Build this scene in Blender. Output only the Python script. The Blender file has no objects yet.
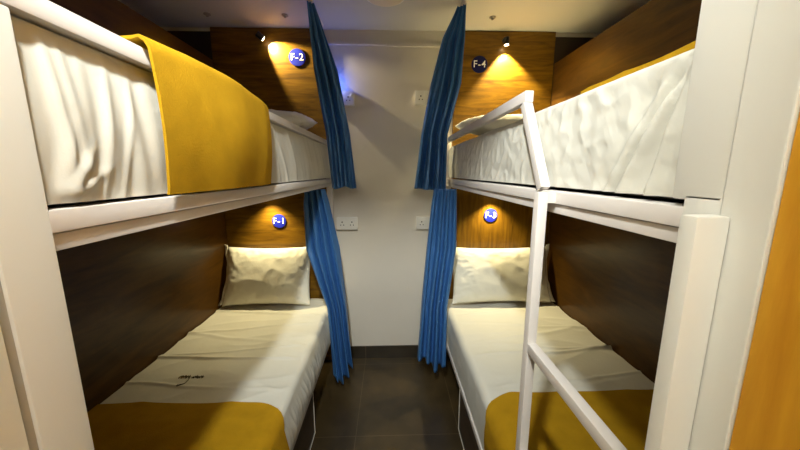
import bpy, bmesh, math, random
from mathutils import Vector, Matrix, noise

S = bpy.context.scene
COL = S.collection
PI = math.pi
random.seed(4)
H = 1.5            # camera height
D = 2.32           # back wall
CEIL = 2.46

# ------------------------------------------------------------------ materials
def mat(name, col, rough=0.5, metal=0.0, spec=0.5, bump=None, sheen=0.0, var=None, coat=0.0):
    m = bpy.data.materials.new(name); m.use_nodes = True
    nt = m.node_tree; b = nt.nodes['Principled BSDF']
    b.inputs['Base Color'].default_value = (*col, 1)
    b.inputs['Roughness'].default_value = rough
    b.inputs['Metallic'].default_value = metal
    b.inputs['Specular IOR Level'].default_value = spec
    b.inputs['Sheen Weight'].default_value = sheen
    b.inputs['Coat Weight'].default_value = coat
    tc = nt.nodes.new('ShaderNodeTexCoord')
    if var:                                   # (scale, amount)
        n = nt.nodes.new('ShaderNodeTexNoise'); n.inputs['Scale'].default_value = var[0]
        n.inputs['Detail'].default_value = 5
        nt.links.new(tc.outputs['Object'], n.inputs['Vector'])
        r = nt.nodes.new('ShaderNodeValToRGB')
        a = var[1]
        r.color_ramp.elements[0].position = .3; r.color_ramp.elements[1].position = .7
        r.color_ramp.elements[0].color = (*[c*(1-a) for c in col], 1)
        r.color_ramp.elements[1].color = (*[min(1, c*(1+a)) for c in col], 1)
        nt.links.new(n.outputs['Fac'], r.inputs['Fac'])
        nt.links.new(r.outputs['Color'], b.inputs['Base Color'])
    if bump:                                  # list of (scale, strength, distance)
        prev = None
        for sc, st, di, *an in bump:
            n = nt.nodes.new('ShaderNodeTexNoise'); n.inputs['Scale'].default_value = sc
            n.inputs['Detail'].default_value = 4
            if an:                            # creases drawn out along one slanting direction
                mp = nt.nodes.new('ShaderNodeMapping'); mp.inputs['Scale'].default_value = an[0]
                m2 = nt.nodes.new('ShaderNodeMapping'); m2.inputs['Rotation'].default_value = (an[1], 0, 0)
                nt.links.new(tc.outputs['Object'], m2.inputs['Vector']); nt.links.new(m2.outputs['Vector'], mp.inputs['Vector'])
                nt.links.new(mp.outputs['Vector'], n.inputs['Vector'])
            else: nt.links.new(tc.outputs['Object'], n.inputs['Vector'])
            bp = nt.nodes.new('ShaderNodeBump'); bp.inputs['Strength'].default_value = st
            bp.inputs['Distance'].default_value = di
            nt.links.new(n.outputs['Fac'], bp.inputs['Height'])
            if prev: nt.links.new(prev.outputs['Normal'], bp.inputs['Normal'])
            prev = bp
        nt.links.new(prev.outputs['Normal'], b.inputs['Normal'])
    return m

def wood(name, dark, light, stretch, scale=1.0, rough=0.35, contrast=(.3, .72)):
    """laminate with long grain; stretch = per-axis texture scale (small along the grain)"""
    m = bpy.data.materials.new(name); m.use_nodes = True
    nt = m.node_tree; b = nt.nodes['Principled BSDF']
    tc = nt.nodes.new('ShaderNodeTexCoord')
    mp = nt.nodes.new('ShaderNodeMapping'); mp.inputs['Scale'].default_value = stretch
    nt.links.new(tc.outputs['Object'], mp.inputs['Vector'])
    n1 = nt.nodes.new('ShaderNodeTexNoise'); n1.inputs['Scale'].default_value = 3*scale
    n1.inputs['Detail'].default_value = 8; n1.inputs['Distortion'].default_value = .9
    n1.inputs['Roughness'].default_value = .62
    nt.links.new(mp.outputs['Vector'], n1.inputs['Vector'])
    r = nt.nodes.new('ShaderNodeValToRGB')
    r.color_ramp.elements[0].position = contrast[0]; r.color_ramp.elements[0].color = (*dark, 1)
    r.color_ramp.elements[1].position = contrast[1]; r.color_ramp.elements[1].color = (*light, 1)
    nt.links.new(n1.outputs['Fac'], r.inputs['Fac'])
    nt.links.new(r.outputs['Color'], b.inputs['Base Color'])
    b.inputs['Roughness'].default_value = rough
    b.inputs['Specular IOR Level'].default_value = .3 if rough > .3 else .22
    bp = nt.nodes.new('ShaderNodeBump'); bp.inputs['Strength'].default_value = .12 if rough > .3 else .03
    bp.inputs['Distance'].default_value = .002
    nt.links.new(n1.outputs['Fac'], bp.inputs['Height'])
    nt.links.new(bp.outputs['Normal'], b.inputs['Normal'])
    return m

def emit(name, col, strength):
    m = bpy.data.materials.new(name); m.use_nodes = True
    b = m.node_tree.nodes['Principled BSDF']
    b.inputs['Base Color'].default_value = (*col, 1)
    b.inputs['Emission Color'].default_value = (*col, 1)
    b.inputs['Emission Strength'].default_value = strength
    return m

def tile_mat(name, col, grout, xs, ys, width=.004, rough=.3):
    """dark tiles with grout lines at the given world x / y positions"""
    m = bpy.data.materials.new(name); m.use_nodes = True
    nt = m.node_tree; b = nt.nodes['Principled BSDF']
    geo = nt.nodes.new('ShaderNodeNewGeometry')
    sp = nt.nodes.new('ShaderNodeSeparateXYZ'); nt.links.new(geo.outputs['Position'], sp.inputs[0])
    last = None
    for axis, vals in (('X', xs), ('Y', ys)):
        for v in vals:
            c = nt.nodes.new('ShaderNodeMath'); c.operation = 'COMPARE'
            c.inputs[1].default_value = v; c.inputs[2].default_value = width/2
            nt.links.new(sp.outputs[axis], c.inputs[0])
            if last:
                a = nt.nodes.new('ShaderNodeMath'); a.operation = 'MAXIMUM'
                nt.links.new(last.outputs[0], a.inputs[0]); nt.links.new(c.outputs[0], a.inputs[1]); last = a
            else: last = c
    n = nt.nodes.new('ShaderNodeTexNoise'); n.inputs['Scale'].default_value = 7; n.inputs['Detail'].default_value = 7
    nt.links.new(geo.outputs['Position'], n.inputs['Vector'])
    r = nt.nodes.new('ShaderNodeValToRGB')
    r.color_ramp.elements[0].position = .3; r.color_ramp.elements[1].position = .75
    r.color_ramp.elements[0].color = (*[c*.7 for c in col], 1); r.color_ramp.elements[1].color = (*[c*1.35 for c in col], 1)
    nt.links.new(n.outputs['Fac'], r.inputs['Fac'])
    mx = nt.nodes.new('ShaderNodeMix'); mx.data_type = 'RGBA'
    nt.links.new(last.outputs[0], mx.inputs['Factor'])
    nt.links.new(r.outputs['Color'], mx.inputs['A']); mx.inputs['B'].default_value = (*grout, 1)
    nt.links.new(mx.outputs['Result'], b.inputs['Base Color'])
    b.inputs['Roughness'].default_value = rough
    bp = nt.nodes.new('ShaderNodeBump'); bp.inputs['Strength'].default_value = .15; bp.inputs['Distance'].default_value = .002
    nt.links.new(n.outputs['Fac'], bp.inputs['Height']); nt.links.new(bp.outputs['Normal'], b.inputs['Normal'])
    return m

M = {}
M['steel'] = mat('white_painted_steel', (.74, .69, .65), .5, spec=.35, bump=[(60, .06, .001)])
M['trimwhite'] = mat('white_painted_board', (.86, .85, .79), .5, bump=[(45, .05, .001)])
M['grey'] = mat('grey_sealant', (.48, .46, .40), .7)
M['plaster'] = mat('cream_plaster', (.92, .90, .80), .8, bump=[(38, .35, .004), (6, .2, .006)])
M['wall'] = mat('off_white_wall', (.74, .69, .60), .7, bump=[(90, .1, .001)], var=(2.2, .03))
M['ceiling'] = mat('white_ceiling', (.62, .61, .56), .75, bump=[(70, .08, .001)])
M['wood_h'] = wood('walnut_laminate_level_grain', (.075, .033, .003), (.25, .125, .007), (1.0, 9, 9), 1.1, .38)
M['wood_v'] = wood('walnut_laminate_upright_grain', (.095, .042, .003), (.26, .13, .008), (9, 9, 1.0), 1.1, .38)
M['wood_side'] = wood('shaded_walnut_laminate', (.040, .017, .003), (.095, .043, .006), (6, 1.0, 6), .9, .28)
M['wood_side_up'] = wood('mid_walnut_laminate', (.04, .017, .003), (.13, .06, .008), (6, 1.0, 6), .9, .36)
M['wood_door'] = wood('orange_wood', (.56, .235, .013), (.78, .40, .033), (8, 8, .8), 1.0, .38, (.25, .8))
M['dark'] = mat('void_shade_board', (.03, .019, .012), .6, var=(5, .3))  # near black, so the shade of the voids is in the colour
M['base'] = wood('dark_brown_board', (.035, .022, .012), (.085, .055, .03), (7, 1, 7), 1, .4)
M['edge'] = mat('pale_edge_strip', (.72, .68, .60), .4)
M['sheet'] = mat('white_cotton_sheet', (.69, .675, .60), .9, spec=.1, bump=[(420, .12, .001), (40, .22, .004)])
M['sheetcrinkle'] = mat('crinkled_white_cotton', (.69, .675, .60), .9, sheen=.0, spec=.1, bump=[(420, .12, .001), (60, .35, .0025, (1, 1.8, .30), .55), (26, .16, .004, (1, 1.8, .30), .65)])
M['pillow'] = mat('white_pillow_cotton', (.78, .76, .66), .85, sheen=.0, spec=.2, bump=[(300, .12, .001), (26, .3, .005)])
M['mattress'] = mat('grey_mattress_ticking', (.22, .20, .16), .9, bump=[(60, .4, .003)], var=(35, .5))
M['mustard'] = mat('mustard_wool_blanket', (.44, .245, .010), .95, sheen=.0, spec=.08, bump=[(260, .45, .002), (14, .15, .004)], var=(18, .08))
M['curtain'] = mat('blue_satin', (.055, .18, .45), .33, .25, spec=.6, sheen=.0, bump=[(200, .05, .001)])
M['disc'] = mat('blue_enamel', (.012, .02, .36), .6, spec=.15)
M['discshade'] = mat('shaded_blue_enamel', (.008, .010, .07), .6, spec=.15)  # darker copy of the blue enamel, shade painted into the colour
M['letter'] = mat('white_vinyl', (.92, .92, .92), .5)
M['black'] = mat('black_metal', (.01, .01, .01), .35)
M['plastic'] = mat('white_plastic', (.84, .82, .76), .3)
M['hole'] = mat('dark_slot', (.02, .02, .02), .6)
M['thread'] = mat('dark_thread', (.04, .03, .015), .9)
M['lens'] = emit('spot_lens_glow', (1, .82, .5), 22)
M['lampface'] = emit('lamp_glow', (1, .96, .86), 30)
M['blueled'] = emit('blue_led_glow', (.06, .18, 1), 30)
M['fixture'] = mat('tarnished_fitting', (.30, .28, .25), .5)
M['diffuser'] = mat('frosted_glass', (.80, .70, .52), .4)
M['floor'] = tile_mat('dark_brown_floor_tile', (.043, .029, .012), (.095, .068, .036), (-.80, -.205, .395), (-.26, .335, .93, 1.555, 2.232, 2.3065))
M['skirt'] = tile_mat('dark_skirting_tile', (.032, .024, .014), (.12, .09, .055), (-.205, .395), (50,))

# ------------------------------------------------------------------ mesh helpers
BASE = {}                                     # world position of every object's own origin

def shade(me, ang=40):
    for p in me.polygons: p.use_smooth = True
    me.set_sharp_from_angle(angle=math.radians(ang))

def link(name, bm, m, parent=None, smooth=40, origin=None):
    """bm is in world coordinates"""
    me = bpy.data.meshes.new(name)
    bmesh.ops.recalc_face_normals(bm, faces=bm.faces[:])
    bm.to_mesh(me); bm.free()
    if origin is None:
        if parent is not None: origin = BASE[parent.name]
        else:
            xs = [v.co for v in me.vertices]
            mn = Vector((min(v.x for v in xs), min(v.y for v in xs), min(v.z for v in xs)))
            mxx = Vector((max(v.x for v in xs), max(v.y for v in xs), max(v.z for v in xs)))
            origin = Vector(((mn.x+mxx.x)/2, (mn.y+mxx.y)/2, mn.z))
    origin = Vector(origin)
    me.transform(Matrix.Translation(-origin))
    if smooth: shade(me, smooth)
    me.materials.append(m)
    o = bpy.data.objects.new(name, me); COL.objects.link(o)
    if parent is not None:
        o.parent = parent
        o.location = origin - BASE[parent.name]
    else: o.location = origin
    BASE[o.name] = origin
    return o

def tag(o, label, cat, group=None):
    o['label'] = label; o['category'] = cat
    if group: o['group'] = group
    return o

def thing(name, label, cat, loc, group=None):
    o = bpy.data.objects.new(name, None); COL.objects.link(o)
    o.location = loc; o.empty_display_size = .05
    BASE[o.name] = Vector(loc)
    return tag(o, label, cat, group)

def struct(name, bm, m, smooth=0):
    o = link(name, bm, m, smooth=smooth, origin=(0, 0, 0)); o['kind'] = 'structure'; return o

def box(bm, x0, x1, y0, y1, z0, z1, bev=0.0, seg=2):
    x0, x1 = min(x0, x1), max(x0, x1)
    r = bmesh.ops.create_cube(bm, size=1)
    vs = r['verts']
    for v in vs:
        v.co = Vector(((x0+x1)/2 + v.co.x*(x1-x0), (y0+y1)/2 + v.co.y*(y1-y0), (z0+z1)/2 + v.co.z*(z1-z0)))
    if bev > 0:
        es = list({e for v in vs for e in v.link_edges})
        bmesh.ops.bevel(bm, geom=es, offset=bev, segments=seg, affect='EDGES', profile=.6)
    return bm

def B(*a, **k): return box(bmesh.new(), *a, **k)

def bar(bm, p, q, w, h, side=Vector((1, 0, 0)), bev=.003):
    """square tube from p to q; w along `side`, h across"""
    p, q = Vector(p), Vector(q)
    d = (q-p).normalized(); s = (side - d*side.dot(d)).normalized(); t = d.cross(s)
    r = bmesh.ops.create_cube(bm, size=1); vs = r['verts']
    L = (q-p).length; c = (p+q)/2
    for v in vs: v.co = c + s*(v.co.x*w) + t*(v.co.y*h) + d*(v.co.z*L)
    if bev:
        es = list({e for v in vs for e in v.link_edges})
        bmesh.ops.bevel(bm, geom=es, offset=bev, segments=2, affect='EDGES', profile=.6)
    return bm

def disc(bm, c, axis, r, depth, seg=40, bev=0.0, r2=None):
    axis = Vector(axis).normalized()
    rot = Vector((0, 0, 1)).rotation_difference(axis).to_matrix().to_4x4()
    res = bmesh.ops.create_cone(bm, cap_ends=True, segments=seg, radius1=r, radius2=r if r2 is None else r2, depth=depth,
                                matrix=Matrix.Translation(Vector(c)) @ rot)
    if bev:
        es = [e for e in {e for v in res['verts'] for e in v.link_edges} if len(e.link_faces) == 2 and
              any(len(f.verts) > 4 for f in e.link_faces)]
        bmesh.ops.bevel(bm, geom=es, offset=bev, segments=3, affect='EDGES', profile=.6)
    return bm

def tube(bm, pts, r, seg=8):
    pts = [Vector(p) for p in pts]; rings = []
    for i, p in enumerate(pts):
        d = (pts[min(i+1, len(pts)-1)] - pts[max(i-1, 0)]).normalized()
        s = d.orthogonal().normalized(); t = d.cross(s)
        rings.append([bm.verts.new(p + s*r*math.cos(2*PI*k/seg) + t*r*math.sin(2*PI*k/seg)) for k in range(seg)])
    for a, b in zip(rings, rings[1:]):
        for k in range(seg): bm.faces.new((a[k], a[(k+1) % seg], b[(k+1) % seg], b[k]))
    bm.faces.new(rings[0][::-1]); bm.faces.new(rings[-1])
    return bm

def grid(fn, nu, nv, closed_u=False):
    bm = bmesh.new()
    vs = [[bm.verts.new(fn(i/(nu - (0 if closed_u else 1)), j/(nv-1))) for i in range(nu)] for j in range(nv)]
    for j in range(nv-1):
        for i in range(nu if closed_u else nu-1):
            k = (i+1) % nu
            bm.faces.new((vs[j][i], vs[j][k], vs[j+1][k], vs[j+1][i]))
    return bm

def N(x, y, z=0.0): return noise.noise(Vector((x, y, z)))
def RID(x, y, z=0.0):                       # ridged noise 0..1, sharp at 1
    return (1-abs(noise.noise(Vector((x, y, z)))))**4
def sstep(a, b, x):
    t = max(0, min(1, (x-a)/(b-a))); return t*t*(3-2*t)

# ------------------------------------------------------------------ room
struct('floor', B(-1.75, 1.75, -1.75, 2.45, -.1, 0), M['floor'])
struct('ceiling', B(-1.75, 1.75, -1.75, 2.45, CEIL, CEIL+.1), M['ceiling'])
struct('wall_back', B(-1.75, 1.75, D, D+.12, 0, CEIL), M['wall'])
struct('trim_6', B(-1.62, -1.203, D-.018, D-.001, 0, 2.43), M['dark'])  # these back boards are added to paint the side voids dark
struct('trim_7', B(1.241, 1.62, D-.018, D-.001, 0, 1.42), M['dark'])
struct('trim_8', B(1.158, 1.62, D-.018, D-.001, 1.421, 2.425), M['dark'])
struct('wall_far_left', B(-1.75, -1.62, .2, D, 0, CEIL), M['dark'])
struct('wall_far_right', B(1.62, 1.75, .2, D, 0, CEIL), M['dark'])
bm = bmesh.new()
box(bm, -.60, -.42, -1.6, .323, 0, CEIL); box(bm, -1.62, -.60, .2, .323, 0, CEIL)
struct('wall_left', bm, M['plaster'])
bm = bmesh.new()
box(bm, .402, .60, -1.6, .305, 0, CEIL); box(bm, .60, 1.62, .2, .305, 0, CEIL)
struct('wall_right', bm, M['wood_door'])
struct('wall_front', B(-1.0, 1.0, -1.75, -1.6, 0, CEIL), M['plaster'])
struct('trim_1', B(.398, .52, .306, .358, 0, CEIL, bev=.002), M['trimwhite'])
struct('trim_2', B(-.424, -.50, .324, .3345, 0, CEIL), M['grey'])
struct('trim_3', B(-.419, .397, .30, .345, 2.20, CEIL), M['plaster'])          # lintel over the way in
bm = bmesh.new()
box(bm, -.46, .46, D-.012, D-.0005, 0, .107, bev=.002)
struct('baseboard_back', bm, M['skirt'])
struct('trim_4', B(-.44, -.02, D-.018, D, 2.36, 2.378, bev=.003), M['wall'])    # cable trunking, two lengths
struct('trim_5', B(-.017, .44, D-.016, D, 2.354, 2.37, bev=.003), M['wall'])

# ------------------------------------------------------------------ bunks
def bunk(sx):
    left = sx < 0
    lab = ('white steel bunk bed with dark wood panels, left of the aisle, without ladder' if left else
           'white steel bunk bed with dark wood panels, right of the aisle, with ladder')
    r = thing('bunk_bed', lab, 'bunk bed', (sx*.8, 1.35, 0), 'bunk beds either side of the aisle')
    xf = .42 if left else .40              # aisle face of the rails
    X = lambda u: sx*u
    xw = 1.22
    st = M['steel']
    # posts
    if left:
        link('post', B(X(xf), X(xf+.07), .335, .392, 0, 1.680, bev=.003), M['trimwhite'], r)
    else:
        bm = bmesh.new()
        box(bm, X(xf), X(xf+.06), .3595, .408, 0, 1.47, bev=.002)
        box(bm, X(xf), X(xf+.06), .3595, .427, 1.463, CEIL-.002, bev=.003)
        link('post', bm, M['trimwhite'], r)
    link('post', B(X(xf), X(xf+.04), 2.262, 2.302, 0, 1.72, bev=.003), st, r)
    # rails
    bm = bmesh.new()
    y0 = .39 if left else .406
    box(bm, X(xf), X(xf+.045), y0, 2.262, 1.424, 1.453, bev=.003)
    box(bm, X(xf+.006), X(xf+.05), y0, 2.262, 1.400, 1.4225, bev=.002)
    link('platform_rail', bm, st, r)
    link('platform', B(X(xf+.055), X(xw-.005), .41, 2.295, 1.425, 1.445), M['base'], r)
    if left:
        link('guard_rail', B(X(xf), X(xf+.03), .335, 2.262, 1.682, 1.710, bev=.004), st, r)
        link('bunk_end', B(X(.50), X(xw), .35, .38, 0, 2.2), M['base'], r)
    else:
        link('bunk_end', B(X(.47), X(xw), .37, .40, 0, CEIL-.003), M['base'], r)
        g = bmesh.new()
        bar(g, (X(xf+.004), .805, 1.4555), (X(xf+.004), .950, 1.70), .025, .028)
        bar(g, (X(xf+.004), .930, 1.716), (X(xf+.004), 2.262, 1.716), .025, .032)
        link('guard_rail', g, st, r)
    # head and side panels
    xh = .455
    link('headboard', B(X(xh), X(xw), D-.02, D-.002, .0, 1.415), M['wood_h'] if left else M['wood_v'], r)
    link('headboard', B(X(xh), X(1.20 if left else 1.155), D-.02, D-.002, 1.416, CEIL-.004), M['wood_h'], r)
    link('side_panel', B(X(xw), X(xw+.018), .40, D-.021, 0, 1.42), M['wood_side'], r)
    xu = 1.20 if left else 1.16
    link('side_panel', B(X(xu), X(xu+.018), .41, D-.021, 1.447, 2.25), M['wood_side' if left else 'wood_side_up'], r)  # left panel darker than right: its bunk's shade is put into the colour
    # lower bed base
    xb = .44 if left else .392
    link('bed_rail', B(X(xb), X(xb+.03), .40, 2.262, .272, .305, bev=.003) , st, r)
    link('base_panel', B(X(xb+.006), X(xb+.022), .41, 1.585, .004, .27), M['base'], r)
    e = bmesh.new()
    box(e, X(xb+.003), X(xb+.024), 1.5855, 1.590, .003, .271)
    box(e, X(xb+.003), X(xb+.0055), .41, 1.585, .001, .006)
    link('edge_strip', e, M['edge'], r)
    link('bed_board', B(X(xb+.032), X(xw-.004), .41, 2.295, .275, .300), M['base'], r)
    if not left:
        x0, x1 = .356, .380
        ld = bpy.data.objects.new('ladder', None); COL.objects.link(ld); ld.parent = r
        BASE[ld.name] = Vector((.372, .56, 0)); ld.location = BASE[ld.name] - BASE[r.name]
        yA = .731
        b2 = B(x0, x1, yA, yA+.026, .0, 1.452, bev=.003)
        box(b2, x1-.004, xf-.0005, yA+.002, yA+.024, 1.426, 1.450)
        link('ladder_post', b2, st, ld)
        link('ladder_post', B(x0, x1+.017, .343, .366, 0, 1.449, bev=.004), M['trimwhite'], ld)
        for z in (.40, .72, 1.04):
            link('rung', B(x0, x1, .3665, yA-.0005, z-.006, z+.020, bev=.003), st, ld)
    return r
bunk(-1); bunk(1)

# ------------------------------------------------------------------ bedding
def cover(name, sx, xin, xout, y0, y1, ztop, zbot, r, m, side, top, ny=190, nside=22, ntop=70, puff=.012, parent=None, zfoot=None):
    """sheet over a mattress: aisle side, round edge and top, closed at both ends"""
    prof = []
    for k in range(nside): prof.append(('s', k/nside))
    for k in range(8): prof.append(('a', k/8))
    for k in range(ntop): prof.append(('t', k/(ntop-1)))
    zf = zbot if zfoot is None else zfoot
    def pt(kind, t, y):
        if kind == 's':
            z = zbot + (ztop-r-zbot)*t; n = Vector((-1, 0, 0)); u = xin
            u -= puff*math.sin(PI*min(1, .15+t*.85))
            hh = t
        elif kind == 'a':
            a = t*PI/2; n = Vector((-math.cos(a), 0, math.sin(a)))
            u = xin + r*(1-math.cos(a)) - puff*math.sin(PI)*0; z = ztop - r + r*math.sin(a); hh = 1
        else:
            u = xin + r + (xout-xin-r)*t; z = ztop; n = Vector((0, 0, 1)); hh = 1
        if kind == 't':
            d = top(u-xin, y)
        elif kind == 'a':
            w = math.sin(t*PI/2)**2
            d = side(y, 1)*(1-w) + top(u-xin, y)*w
        else: d = side(y, hh)
        p = Vector((u, y, z)) + n*d
        return p
    rows = []
    e = .03
    ys = [y0 + (y1-y0)*j/(ny-1) for j in range(ny)]
    bm = bmesh.new()
    def row(y, ins, zcap=None):
        out = []
        for k, t in prof:
            p = pt(k, t, y)
            if zcap is not None: p.z = min(p.z, zcap)
            p.z = max(p.z, zf) if zcap is None else p.z
            out.append(bm.verts.new(Vector((sx*p.x, p.y+ins, p.z))))
        return out
    rows.append(row(y0, -.004, zf)); rows.append(row(y0, -.012, ztop-.05)); rows.append(row(y0, -.008, ztop-.012))
    for y in ys: rows.append(row(y, 0))
    rows.append(row(y1, .006, ztop-.012)); rows.append(row(y1, .008, ztop-.05)); rows.append(row(y1, .004, zf))
    for a, b in zip(rows, rows[1:]):
        for i in range(len(a)-1): bm.faces.new((a[i], a[i+1], b[i+1], b[i]))
    return link(name, bm, m, parent, smooth=75)

def mattress(label, sx, xin, xout, y0, y1, z0, z1):
    o = link('mattress', B(sx*xin, sx*xout, y0, y1, z0, z1, bev=.03, seg=4), M['mattress'], smooth=60)
    return tag(o, label, 'mattress', 'bunk mattresses')

mattress('grey mattress under the white sheet on the upper left bunk', -1, .455, 1.185, .45, 2.23, 1.454, 1.664)
mattress('grey mattress under the crinkled sheet on the upper right bunk', 1, .452, 1.14, .47, 2.23, 1.4535, 1.645)
mattress('grey mattress under the sheet of the lower left bed', -1, .475, 1.20, .45, 2.23, .306, .525)
mattress('grey mattress under the sheet of the lower right bed', 1, .425, 1.20, .45, 2.23, .306, .515)

# lower left sheet
def ll_side(y, h):
    return (.006*RID(y*12 + h*.8, h*.5, 3.1) + .010*N(y*40 + h*3, h*.6, 1) + .006*N(y*75 + h*4, h*1.0, 8))*math.sin(PI*min(1, .06+h*.9)) + .002*N(y*9, h*3, 5)
def soft_top(seed, amp=.006):
    def f(u, y):
        a = .5*(y + u*.55)
        d = amp*.6*N(u*2.2, y*2.4, seed) + amp*1.5*RID(u*1.1 + y*.25, y*3.6 - u*1.4, seed+3)*sstep(.02, .15, u)
        d += amp*1.1*RID(u*2.4 + y*.6, y*6.5+u*1.2, seed+8)
        for (yc, sl, am, w) in ((1.46+.05*math.sin(seed), .04, .013, .010), (1.27, .10, .007, .009), (2.0, .12, .010, .013), (1.58, -.10, .007, .008), (1.83, -.16, .007, .012), (1.66, .22, .006, .016)):
            q = y - yc - sl*(u-.3) - .02*N(u*4, seed, yc)
            d += am*math.exp(-(q/w)**2)*sstep(.02, .12, u)*(.7+.5*N(u*3, yc, seed))
        return d
    return f
sh = cover('bed_sheet', -1, .437, 1.213, .415, 2.250, .540, .308, .035, M['sheet'], ll_side, soft_top(2.3), ny=420)
tag(sh, 'white sheet with small dark stitched script on the lower left bed', 'bed sheet', 'white bed sheets')
# stitched script on it (a part of the sheet), read from the head of the bed
def stitched(parent):
    bm = bmesh.new()
    def P(a, b):                                # a along the line (0..1), b up the letters
        x = -.990 + .110*a; y = 1.338 - b*.026
        return (x, y, .5505 + soft_top(2.3)(abs(x)-.437, y) - .0085)
    strokes = []
    wv = []
    for i in range(44):
        t = i/43; wv.append((t*.47, .5*math.sin(i*1.15)*(.6+.4*math.sin(i*.7))))
    strokes.append(wv)
    wv = []
    for i in range(40):
        t = i/39; wv.append((.54+t*.46, .45*math.sin(i*1.25)*(.6+.4*math.cos(i*.9))))
    strokes.append(wv)
    strokes.append([(.45, .1), (.49, .8), (.47, 1.5), (.42, 1.75), (.34, 1.9), (.26, 2.15), (.24, 2.4), (.30, 2.4), (.38, 2.1), (.43, 1.85)])
    for s in strokes: tube(bm, [P(*q) for q in s], .0016, 5)
    o = link('stitched_script', bm, M['thread'], parent); o['label'] = 'dark thread script'
stitched(sh)

def lr_side(y, h):
    return .002*N(y*6, h*2, 2) + .003*RID(y*7, h*1.5, 7)*(1-h*.6)
sh = cover('bed_sheet', 1, .402, 1.213, .424, 2.250, .530, .308, .04, M['sheet'], lr_side, soft_top(7.7), puff=.003, ny=260)
tag(sh, 'white sheet on the lower right bed, below the ladder side', 'bed sheet', 'white bed sheets')

# upper left sheet: big soft vertical drapes that gather at the foot
def ul_side(y, h):
    d = 0
    for (yt, yb, w, am, p) in ((.448, .452, .010, .010, 1), (.474, .462, .013, .007, 1), (.500, .505, .018, .006, 1), (.520, .478, .008, .006, 0),
                               (.545, .560, .016, .006, 1), (.565, .515, .007, .005, 0), (.590, .60, .02, .005, 1), (.43, .436, .008, .010, 1)):
        yy = yb + (yt-yb)*h
        k = (1-h*.7) if p == 0 else (.35 + .65*math.sin(PI*min(1, h*.9+.1)))
        d += am*math.exp(-((y-yy)/w)**2)*k
    # creases gathered towards the lower corner at the post
    for (ang, w, am) in ((.5, .006, .008), (.9, .007, .009), (1.3, .007, .008)):
        dy, dz = y-.415, h*.19
        q = dy*math.sin(ang) - dz*math.cos(ang); t = dy*math.cos(ang) + dz*math.sin(ang)
        d += am*math.exp(-(q/w)**2)*sstep(0, .02, t)*sstep(.11, .03, t)
    d += .0025*N(y*22, h*1.5, 3)*sstep(.72, .6, y)
    d += sstep(1.0, 1.1, y)*(.007*RID(y*9 + h*1.0, h*.5, 6) + .004*N(y*26 + h*2, h, 2))
    return d*.9 - .004
def flat_top(seed): return lambda u, y: .004*N(u*4, y*4, seed)
sh = cover('bed_sheet', -1, .434, 1.19, .405, 2.250, 1.6805, 1.459, .007, M['sheet'], ul_side, lambda u, y: .0012*N(u*4, y*4, 1), ny=420, nside=40, puff=.009, zfoot=1.459)
tag(sh, 'white sheet draped in soft folds down the side of the upper left bunk', 'bed sheet', 'white bed sheets')

# upper right sheet: fine crinkles, deep diagonal fold at the foot
def ur_side(y, h):
    z = 1.464 + h*.19
    d = .0035*RID(y*14+h*1.0, h*2.2, 4) + .0025*N(y*30, h*7, 9) + .003*N(y*6, h*3, 1)
    for (a, b, w, am) in ((.450, .560, .011, .015), (.440, .495, .009, .014), (.480, .600, .012, .007)):
        yy = b + (a-b)*(h)
        d += am*(math.exp(-((y-yy)/w)**2) - .8*math.exp(-((y-yy-1.7*w)/w)**2))*(1-sstep(.75, 1, h)*.6)
    if y > 1.45: d += .004*RID(y*11, h*1.2, 3)
    return d - .003
sh = cover('bed_sheet', 1, .430, 1.152, .447, 2.250, 1.676, 1.462, .012, M['sheetcrinkle'], ur_side, flat_top(5), ny=460, nside=46, puff=.004, zfoot=1.462)
tag(sh, 'crinkled white sheet down the side of the upper right bunk', 'bed sheet', 'white bed sheets')

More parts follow.
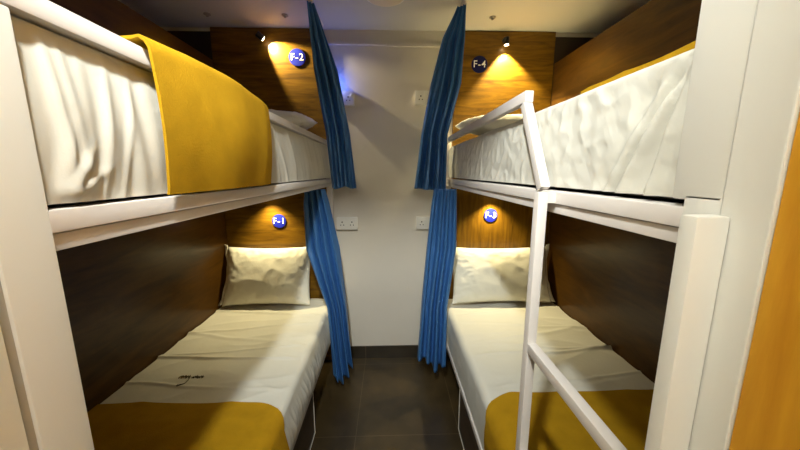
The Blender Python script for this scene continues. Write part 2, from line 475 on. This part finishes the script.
# ---- pillows
def pillow(label, c, w, h, t, tilt, seed, rz=0.0, flange=None, wr=1.0):
    """c = centre of the lower edge; stands on that edge leaning back by tilt (radians from upright)"""
    nu, nv = 56, 40
    rot = Matrix.Rotation(rz, 3, 'Z') @ Matrix.Rotation(-tilt, 3, 'X')
    bm = bmesh.new()
    def P(u, v, s):
        cu, cv = math.cos(u*PI/2), math.cos(v*PI/2)
        th = t/2*(max(0, 1-abs(u)**2.6)**.55)*(max(0, 1-abs(v)**2.4)**.55)
        x = w/2*u*(1 - .05*(1-v*v)); z = h/2*v*(1 - .07*(1-u*u))
        wri = .006*RID(u*1.7+v*.9+seed, v*1.2-u*.6, seed)*(1-.5*abs(v)) + .003*N(u*5, v*3, seed+2)
        wri += .007*sstep(.35, .95, max(abs(u), abs(v)))*RID(u*6, v*6, seed+5)
        y = s*(th + wri*wr*min(1, th/(t*.12)))
        z += h/2 + .003
        return Vector(c) + rot @ Vector((x, -y, z))
    fr = [[bm.verts.new(P(2*i/nu-1, 2*j/nv-1, 1)) for i in range(nu+1)] for j in range(nv+1)]
    bk = [[(fr[j][i] if i in (0, nu) or j in (0, nv) else bm.verts.new(P(2*i/nu-1, 2*j/nv-1, -1))) for i in range(nu+1)] for j in range(nv+1)]
    for j in range(nv):
        for i in range(nu):
            bm.faces.new((fr[j][i], fr[j][i+1], fr[j+1][i+1], fr[j+1][i]))
            q = (bk[j][i], bk[j+1][i], bk[j+1][i+1], bk[j][i+1])
            if len(set(q)) == 4: bm.faces.new(q)
    o = link('pillow', bm, M['pillow'], smooth=80)
    tag(o, label, 'pillow', 'white bed pillows')
    if flange:
        s = -1 if flange == 'left' else 1
        def F(a, b):
            v = 2*b-1
            u = s*(1 + a*(.05+.03*abs(v)))
            x = w/2*u*(1-.05*(1-v*v)); z = h/2*v*(1+a*.04) + h/2 + .014
            y = .012*a*N(v*4, a, seed+4) + .006*math.sin(v*11)*a - .03*a*a*(1-v*v)
            return Vector(c) + rot @ Vector((x, -y, z))
        bmf = grid(F, 8, 34)
        f = link('pillow_flap', bmf, M['pillow'], o, smooth=80)
        sol = f.modifiers.new('thick', 'SOLIDIFY'); sol.thickness = .004
    return o
pillow('plump white pillow propped under the round F-1 sign', (-.885, 2.100, .558), .62, .425, .125, .36, 2.2, flange='left')
pillow('plump white pillow propped under the round F-3 sign', (.812, 2.102, .552), .73, .415, .125, .34, 5.1, flange='right')
pillow('white pillow lying at the head of the upper left bunk, beyond the guard rail', (-.745, 1.74, 1.760), .56, .36, .14, 1.42, 8.3)
pillow('white pillow lying at the head of the upper right bunk, under the F-4 spotlight', (.765, 1.80, 1.762), .64, .40, .13, 1.45, 3.3)

# ---- blankets
def slab(name, label, top_fn, nu, nv, thick, m, group='mustard bed blankets'):
    """top_fn(a,b) -> (point, normal); a double-sided cloth with real thickness and closed rim"""
    bm = bmesh.new()
    A = [[None]*nu for _ in range(nv)]; Bk = [[None]*nu for _ in range(nv)]
    for j in range(nv):
        for i in range(nu):
            p, n = top_fn(i/(nu-1), j/(nv-1))
            A[j][i] = bm.verts.new(p); Bk[j][i] = bm.verts.new(p - n*thick)
    for j in range(nv-1):
        for i in range(nu-1):
            bm.faces.new((A[j][i], A[j][i+1], A[j+1][i+1], A[j+1][i]))
            bm.faces.new((Bk[j][i], Bk[j+1][i], Bk[j+1][i+1], Bk[j][i+1]))
    for i in range(nu-1):
        bm.faces.new((A[0][i], Bk[0][i], Bk[0][i+1], A[0][i+1])); bm.faces.new((A[-1][i], A[-1][i+1], Bk[-1][i+1], Bk[-1][i]))
    for j in range(nv-1):
        bm.faces.new((A[j][0], A[j+1][0], Bk[j+1][0], Bk[j][0])); bm.faces.new((A[j][-1], Bk[j][-1], Bk[j+1][-1], A[j+1][-1]))
    o = link(name, bm, m, smooth=70)
    return tag(o, label, 'blanket', group)

def foot_blanket(label, sx, xin, ztop, zdrop, yedge, seed, side_fn, top_fn, puff=.012):
    xout = 1.205; r = .04
    L1 = ztop-r-zdrop; L2 = r*PI/2; L3 = xout-xin-r; T = L1+L2+L3
    def fn(a, b):
        s = a*T
        y = .435 + (yedge-.435)*b
        # rounded corner at the aisle end of the far edge
        k = max(0, 1 - abs(s-(L1+.0))/.16)
        if b > .5:
            ye = yedge - .085*max(0, 1-max(0, s-L1)/.16)**2.2 + .004*N(s*5, seed)
            y = .435 + (ye-.435)*b
        if s < L1: u = xin - puff*math.sin(PI*min(1, .15+.85*s/L1)); z = zdrop+s; n = Vector((-1, 0, 0)); d = side_fn(y, s/L1)
        elif s < L1+L2:
            an = (s-L1)/r; n = Vector((-math.cos(an), 0, math.sin(an))); u = xin+r*(1-math.cos(an)); z = ztop-r+r*math.sin(an)
            w = math.sin(an)**2; d = side_fn(y, 1)*(1-w)+top_fn(u-xin, y)*w
        else: u = xin+r+s-L1-L2; z = ztop; n = Vector((0, 0, 1)); d = top_fn(u-xin, y)
        p = Vector((u, y, z)) + n*(d + .013 + .0015*N(u*6, y*6, seed))
        return Vector((sx*p.x, p.y, p.z)), Vector((sx*n.x, 0, n.z))
    return slab('blanket', label, fn, 70, 60, .006, M['mustard'])
foot_blanket('mustard blanket across the foot of the lower left bed', -1, .437, .540, .31, 1.165, 3, ll_side, soft_top(2.3))
foot_blanket('mustard blanket across the foot of the lower right bed, behind the ladder', 1, .402, .530, .36, 1.19, 6, lr_side, soft_top(7.7), puff=.003)

# blanket draped over the upper left guard rail
def drape(a, b):
    y = .572 + (1.085-.572)*b
    bulge = math.sin(PI*b)
    # path: down the aisle side, over the rail, back over the mattress to the wall side
    zr = 1.724 + .014*bulge; r = .024
    zb = 1.459
    L1 = zr-r-zb; L2 = r*PI/2; L3 = .72
    s = a*(L1+L2+L3)
    xin = .408 - .010*bulge
    fold = .004*N(y*8, a*3, 4) + .004*RID(y*5+a*1.5, a*2, 8)
    if s < L1:
        t = s/L1
        u = xin - .016*math.sin(PI*t)*(.5+.5*bulge) - .006*t; z = zb+s; n = Vector((-1, 0, 0))
        y -= -.008*(1-t)*(1-2*b)
    elif s < L1+L2:
        an = (s-L1)/r; n = Vector((-math.cos(an), 0, math.sin(an))); u = xin-.006+r*(1-math.cos(an)); z = zr-r+r*math.sin(an)
    else:
        q = s-L1-L2; u = xin-.006+r+q; n = Vector((0, 0, 1))
        z = zr + (.016*bulge-.012)*math.exp(-((q-.10)/.10)**2) - (zr-1.690)*sstep(.10, .45, q)
    p = Vector((u, y, z)) + n*fold
    return Vector((-p.x, p.y, p.z)), Vector((-n.x, 0, n.z))
slab('blanket', 'mustard blanket draped over the guard rail of the upper left bunk', drape, 90, 70, .005, M['mustard'])

# folded blanket on the foot of the upper right mattress
def folded(a, b):
    x = .485 + .62*a; y = .45 + .36*b
    z = 1.7055 + .003*N(x*6, y*8, 2) + .004*RID(y*6, x*2, 4)
    z -= .004*sstep(.9, 1, b) + .004*sstep(.05, 0, a)
    x -= .012*N(y*6, 3.3)
    return Vector((x, y, z)), Vector((0, 0, 1))
slab('blanket', 'mustard blanket folded flat on the foot of the upper right bunk, only its edge showing', folded, 40, 50, .012, M['mustard'])

# ------------------------------------------------------------------ curtains
def curtain(label, rows, folds, seed, amp=(.012, .036), hem=None):
    """rows: list of (z, (xL,yL), (xR,yR)) from top to bottom: where the two selvedges hang"""
    nu, nv = 150, 90
    rows = sorted(rows, key=lambda r: -r[0])
    zt, zb = rows[0][0], rows[-1][0]
    def at(z):
        for a, b in zip(rows, rows[1:]):
            if z >= b[0]:
                t = (a[0]-z)/(a[0]-b[0]); t2 = t
                return Vector((*a[1],)).lerp(Vector((*b[1],)), t2), Vector((*a[2],)).lerp(Vector((*b[2],)), t2)
        return Vector(rows[-1][1]), Vector(rows[-1][2])
    def fn(u, v):
        z = zt + (zb-zt)*v
        if hem: z -= hem(u)*v**3
        zz = zt + (zb-zt)*v
        L, R = at(zz)
        p = L.lerp(R, u)
        dirv = (R-L).normalized(); nrm = Vector((dirv.y, -dirv.x))
        am = amp[0] + (amp[1]-amp[0])*v
        ph = folds*2*PI*(u + .05*N(u*3, v*1.2, seed)) + .5*N(v*2, seed)
        d = am*(math.sin(ph) + .22*math.sin(2.1*ph + 2.5*v + seed)) * (.8+.6*N(u*4, v*1.5, seed+1))
        d += .004*N(u*16, v*9, seed+3)
        d += .010*N(u*3, v*4, seed+6)*v
        w = (R-L).length
        p = p + nrm*d + dirv*(.30*w/folds*math.sin(2*ph+seed)*.2)
        return Vector((p.x, p.y, z))
    bm = grid(fn, nu, nv)
    o = link('curtain', bm, M['curtain'], smooth=80)
    s = o.modifiers.new('thick', 'SOLIDIFY'); s.thickness = .0025
    return tag(o, label, 'curtain', 'blue bunk curtains')

ul = curtain('blue satin curtain on the left hanging from the ceiling beside the F-2 sign',
        [(2.440, (-.462, 1.93), (-.425, 1.96)), (2.12, (-.462, 2.03), (-.325, 2.07)), (1.75, (-.412, 2.09), (-.265, 2.12)), (1.395, (-.388, 2.10), (-.232, 2.13))],
        3.0, 1.3, hem=lambda u: .008*math.sin(u*9))
ur = curtain('blue satin curtain on the right hanging from the ceiling beside the F-4 sign',
        [(2.440, (.395, 1.96), (.440, 1.93)), (2.30, (.325, 2.03), (.452, 2.01)), (2.05, (.265, 2.08), (.448, 2.05)), (1.75, (.21, 2.11), (.374, 2.09)), (1.390, (.168, 2.12), (.372, 2.10))],
        3.2, 4.6, hem=lambda u: .022*u)
ll = curtain('blue satin curtain below the left platform, hanging by the F-1 pillow',
        [(1.392, (-.545, 2.0), (-.420, 1.99)), (1.30, (-.56, 2.02), (-.40, 2.0)), (1.0, (-.555, 2.0), (-.34, 2.0)), (.62, (-.425, 1.95), (-.30, 1.99)), (.17, (-.385, 1.90), (-.268, 1.97))],
        3.6, 7.2, amp=(.016, .040), hem=lambda u: .10*max(0, 1-abs(u-.32)/.45) + .01*math.sin(u*14))
lr = curtain('blue satin curtain below the right platform, hanging by the F-3 pillow',
        [(1.392, (.285, 2.0), (.425, 1.99)), (1.28, (.27, 2.0), (.43, 2.0)), (1.0, (.245, 2.0), (.435, 2.0)), (.62, (.21, 1.97), (.376, 1.96)), (.25, (.182, 1.93), (.368, 1.92))],
        3.4, 2.9, amp=(.016, .040), hem=lambda u: .10*max(0, 1-abs(u-.72)/.6) + .01*math.sin(u*13))

# curtain tracks: on the ceiling and under the platform rails
for sx, xx in ((-1, .445), (1, .43)):
    side = 'left' if sx < 0 else 'right'
    o = link('curtain_rail', B(sx*(xx-.011), sx*(xx+.011), .44, 2.255, CEIL-.012, CEIL-.0005, bev=.002), M['steel'])
    tag(o, 'white curtain track on the ceiling above the %s hand upper bunk' % side, 'curtain rail', 'ceiling curtain tracks')

# ------------------------------------------------------------------ round signs
def sign(txt, px, pz, m, label, r=.056):
    y = D-.02
    t = thing('bunk_sign', label, 'sign', (px, y, pz), 'round bunk number signs')
    link('disc', disc(bmesh.new(), (px, y-.003, pz), (0, -1, 0), r, .0055, 48, bev=.0015), m, t)
    c = bpy.data.curves.new('txt', 'FONT'); c.body = txt; c.size = .064; c.align_x = 'CENTER'; c.align_y = 'CENTER'
    c.extrude = .0006; c.offset = .0002; c.space_character = 1.12
    to = bpy.data.objects.new('txt', c); COL.objects.link(to)
    bpy.context.view_layer.update()
    me = bpy.data.meshes.new_from_object(to.evaluated_get(bpy.context.evaluated_depsgraph_get()))
    bpy.data.objects.remove(to); bpy.data.curves.remove(c)
    me.name = 'lettering'; me.materials.clear(); me.materials.append(M['letter'])
    me.transform(Matrix.Translation((0, -.0068, 0)) @ Matrix.Rotation(PI/2, 4, 'X'))
    o = bpy.data.objects.new('lettering', me); COL.objects.link(o); o.parent = t
    o['label'] = 'white lettering'
    return t
sign('F-2', -.630, 2.272, M['disc'], 'round blue sign lettered F-2 above the upper left bunk')
sign('F-4', .628, 2.240, M['discshade'], 'round blue sign, shade put in its colour, lettered F-4 above the upper right bunk')
sign('F-1', -.826, 1.140, M['disc'], 'round blue sign lettered F-1 above the lower left pillow', r=.051)
sign('F-3', .760, 1.176, M['disc'], 'round blue sign lettered F-3 above the lower right pillow', r=.051)

# ------------------------------------------------------------------ spotlights on the headboards
def spot(label, p, d, power, angle, blend, col=(1, .84, .46)):
    p = Vector(p); d = Vector(d).normalized()
    t = thing('spotlight', label, 'spotlight', (p.x, D-.02, p.z), 'small black bed spotlights')
    bm = bmesh.new()
    disc(bm, (p.x, D-.0245, p.z+.012), (0, -1, 0), .016, .008, 24)
    tube(bm, [(p.x, D-.022, p.z+.012), (p.x, p.y+.004, p.z+.012), p], .005, 10)
    link('bracket', bm, M['black'], t)
    link('housing', disc(bmesh.new(), p + d*.008, d, .019, .046, 28, bev=.003), M['black'], t)
    link('lens', disc(bmesh.new(), p + d*.0325, d, .014, .003, 24), M['lens'], t)
    L = bpy.data.lights.new('spot_light', 'SPOT'); L.energy = power; L.color = col
    L.spot_size = angle; L.spot_blend = blend; L.shadow_soft_size = .012
    o = bpy.data.objects.new('spot_beam', L); COL.objects.link(o)
    o.parent = t; o.location = p + d*.04 - BASE[t.name]
    o.rotation_euler = d.to_track_quat('-Z', 'Y').to_euler()
    return t
spot('black spotlight above the upper right bunk, shining down the F-4 panel', (.795, D-.065, 2.385), (.08, .04, -1), 96, math.radians(96), .45)
spot('black spotlight above the upper left bunk, turned towards the F-2 sign', (-.855, D-.085, 2.385), (1.0, .62, -.80), 42, math.radians(76), .35)
spot('black spotlight under the upper left platform, above the F-1 sign', (-.88, D-.085, 1.362), (.05, -.12, -1), 25, math.radians(112), .75)
spot('black spotlight under the upper right platform, above the F-3 sign', (.755, D-.085, 1.362), (.0, -.12, -1), 28, math.radians(112), .75)

# ------------------------------------------------------------------ wall sockets
def socket(label, cx, cz):
    y = D
    t = thing('wall_socket', label, 'socket', (cx, y, cz), 'white twin wall sockets')
    bm = bmesh.new(); box(bm, cx-.075, cx+.075, y-.030, y-.0005, cz-.045, cz+.045, bev=.004, seg=3)
    link('back_box', bm, M['plastic'], t)
    bm = bmesh.new(); box(bm, cx-.077, cx+.077, y-.037, y-.0305, cz-.047, cz+.047, bev=.002)
    link('faceplate', bm, M['plastic'], t)
    for s in (-1, 1):
        x = cx+s*.036
        hb = bmesh.new()
        disc(hb, (x, y-.0375, cz+.010), (0, -1, 0), .0050, .002, 16)
        disc(hb, (x-.011, y-.0375, cz-.012), (0, -1, 0), .0038, .002, 16); disc(hb, (x+.011, y-.0375, cz-.012), (0, -1, 0), .0038, .002, 16)
        link('socket_holes', hb, M['hole'], t)
        link('rocker_switch', B(x+.016, x+.028, y-.042, y-.0372, cz+.012, cz+.032, bev=.0015), M['plastic'], t)
    return t
socket('white twin socket on the back wall low beside the left lower curtain', -.322, 1.122)
socket('white twin socket on the back wall low beside the right lower curtain', .272, 1.122)
socket('white twin socket high on the back wall beside the left upper curtain, tinted blue', -.325, 2.005)
socket('white twin socket high on the back wall beside the right upper curtain', .255, 2.015)

t = thing('night_light', 'small blue indicator light on the back wall behind the left upper curtain', 'night light', (-.375, D, 2.10))
link('light_body', B(-.395, -.360, D-.030, D-.0005, 2.085, 2.125, bev=.004), M['plastic'], t)
link('light_lens', disc(bmesh.new(), (-.377, D-.033, 2.105), (0, -1, 0), .010, .005, 20), M['blueled'], t)
L = bpy.data.lights.new('blue_glow', 'POINT'); L.energy = .8; L.color = (.05, .16, 1); L.shadow_soft_size = .008
o = bpy.data.objects.new('blue_glow', L); COL.objects.link(o); o.parent = t; o.location = (.0, -.075, .005)

# ------------------------------------------------------------------ ceiling things
def fitting(label, x, y):
    bm = bmesh.new()
    disc(bm, (x, y, CEIL-.003), (0, 0, -1), .020, .005, 24, bev=.001)
    disc(bm, (x, y, CEIL-.010), (0, 0, -1), .011, .012, 20, r2=.007)
    return tag(link('ceiling_fitting', bm, M['fixture']), label, 'ceiling fitting', 'small round ceiling fittings')
fitting('small round fitting on the ceiling nearer the left side wall', -1.12, 2.13)
fitting('small round fitting on the ceiling near the F-2 sign', -.646, 2.13)
fitting('small round fitting on the ceiling above the F-4 spotlight', .65, 2.115)

t = thing('ceiling_light', 'unlit round pale light on the ceiling over the aisle', 'ceiling light', (-.02, 1.86, CEIL-.03))
link('frame', disc(bmesh.new(), (-.02, 1.86, CEIL-.010), (0, 0, 1), .115, .019, 56, bev=.004), M['plastic'], t)
link('diffuser', disc(bmesh.new(), (-.02, 1.86, CEIL-.0235), (0, 0, 1), .10, .007, 56, bev=.003), M['diffuser'], t)

t = thing('passage_lamp', 'added unseen fill lamp farther back on the passage ceiling, behind the viewer', 'ceiling light', (.06, -.85, CEIL-.05))  # added lamp, there to brighten the near posts and walls
link('frame', disc(bmesh.new(), (.06, -.85, CEIL-.021), (0, 0, 1), .085, .040, 48, bev=.004), M['plastic'], t)
link('diffuser', disc(bmesh.new(), (.06, -.85, CEIL-.0435), (0, 0, 1), .05, .004, 40), M['lampface'], t)
L = bpy.data.lights.new('rear_fill', 'POINT'); L.energy = 13; L.color = (.97, 1, .95); L.shadow_soft_size = .05
o = bpy.data.objects.new('rear_fill', L); COL.objects.link(o); o.parent = t; o.location = (0, 0, -.06)

# the lamp in the entry passage, on the ceiling just over the viewer
LX, LY = -.14, .02
t = thing('passage_lamp', 'round lamp on the ceiling of the entry passage, outside the photo', 'ceiling light', (LX, LY, CEIL-.05))
link('frame', disc(bmesh.new(), (LX, LY, CEIL-.021), (0, 0, 1), .085, .040, 48, bev=.004), M['plastic'], t)
link('diffuser', disc(bmesh.new(), (LX, LY, CEIL-.0435), (0, 0, 1), .05, .004, 40), M['lampface'], t)
L = bpy.data.lights.new('passage_glow', 'POINT'); L.energy = 4; L.color = (.97, 1, .95); L.shadow_soft_size = .04
o = bpy.data.objects.new('passage_glow', L); COL.objects.link(o); o.parent = t
o.location = (0, 0, -.05)
L = bpy.data.lights.new('passage_beam', 'SPOT'); L.energy = 136; L.color = (.97, 1, .95); L.shadow_soft_size = .04
L.spot_size = math.radians(100); L.spot_blend = 1.0
o = bpy.data.objects.new('passage_beam', L); COL.objects.link(o); o.parent = t
o.location = (0, 0, -.05); o.rotation_euler = Vector((.06, 1.0, -.62)).to_track_quat('-Z', 'Y').to_euler()

# ------------------------------------------------------------------ camera, world, view
cam = bpy.data.cameras.new('camera'); co = bpy.data.objects.new('camera', cam); COL.objects.link(co)
cam.sensor_width = 36; cam.lens = 309*36/800; cam.clip_start = .02
th = math.radians(9.73); ps = math.atan(10/309*math.cos(th))
co.location = (0, 0, H); co.rotation_euler = (PI/2 - th, 0, -ps)
S.camera = co
w = bpy.data.worlds.new('world'); S.world = w; w.use_nodes = True
w.node_tree.nodes['Background'].inputs['Color'].default_value = (.02, .02, .02, 1)
S.view_settings.view_transform = 'Standard'; S.view_settings.look = 'None'
S.view_settings.gamma = 1; S.view_settings.use_curve_mapping = False
S.view_settings.exposure = 0.1
S.cycles.diffuse_bounces = 3
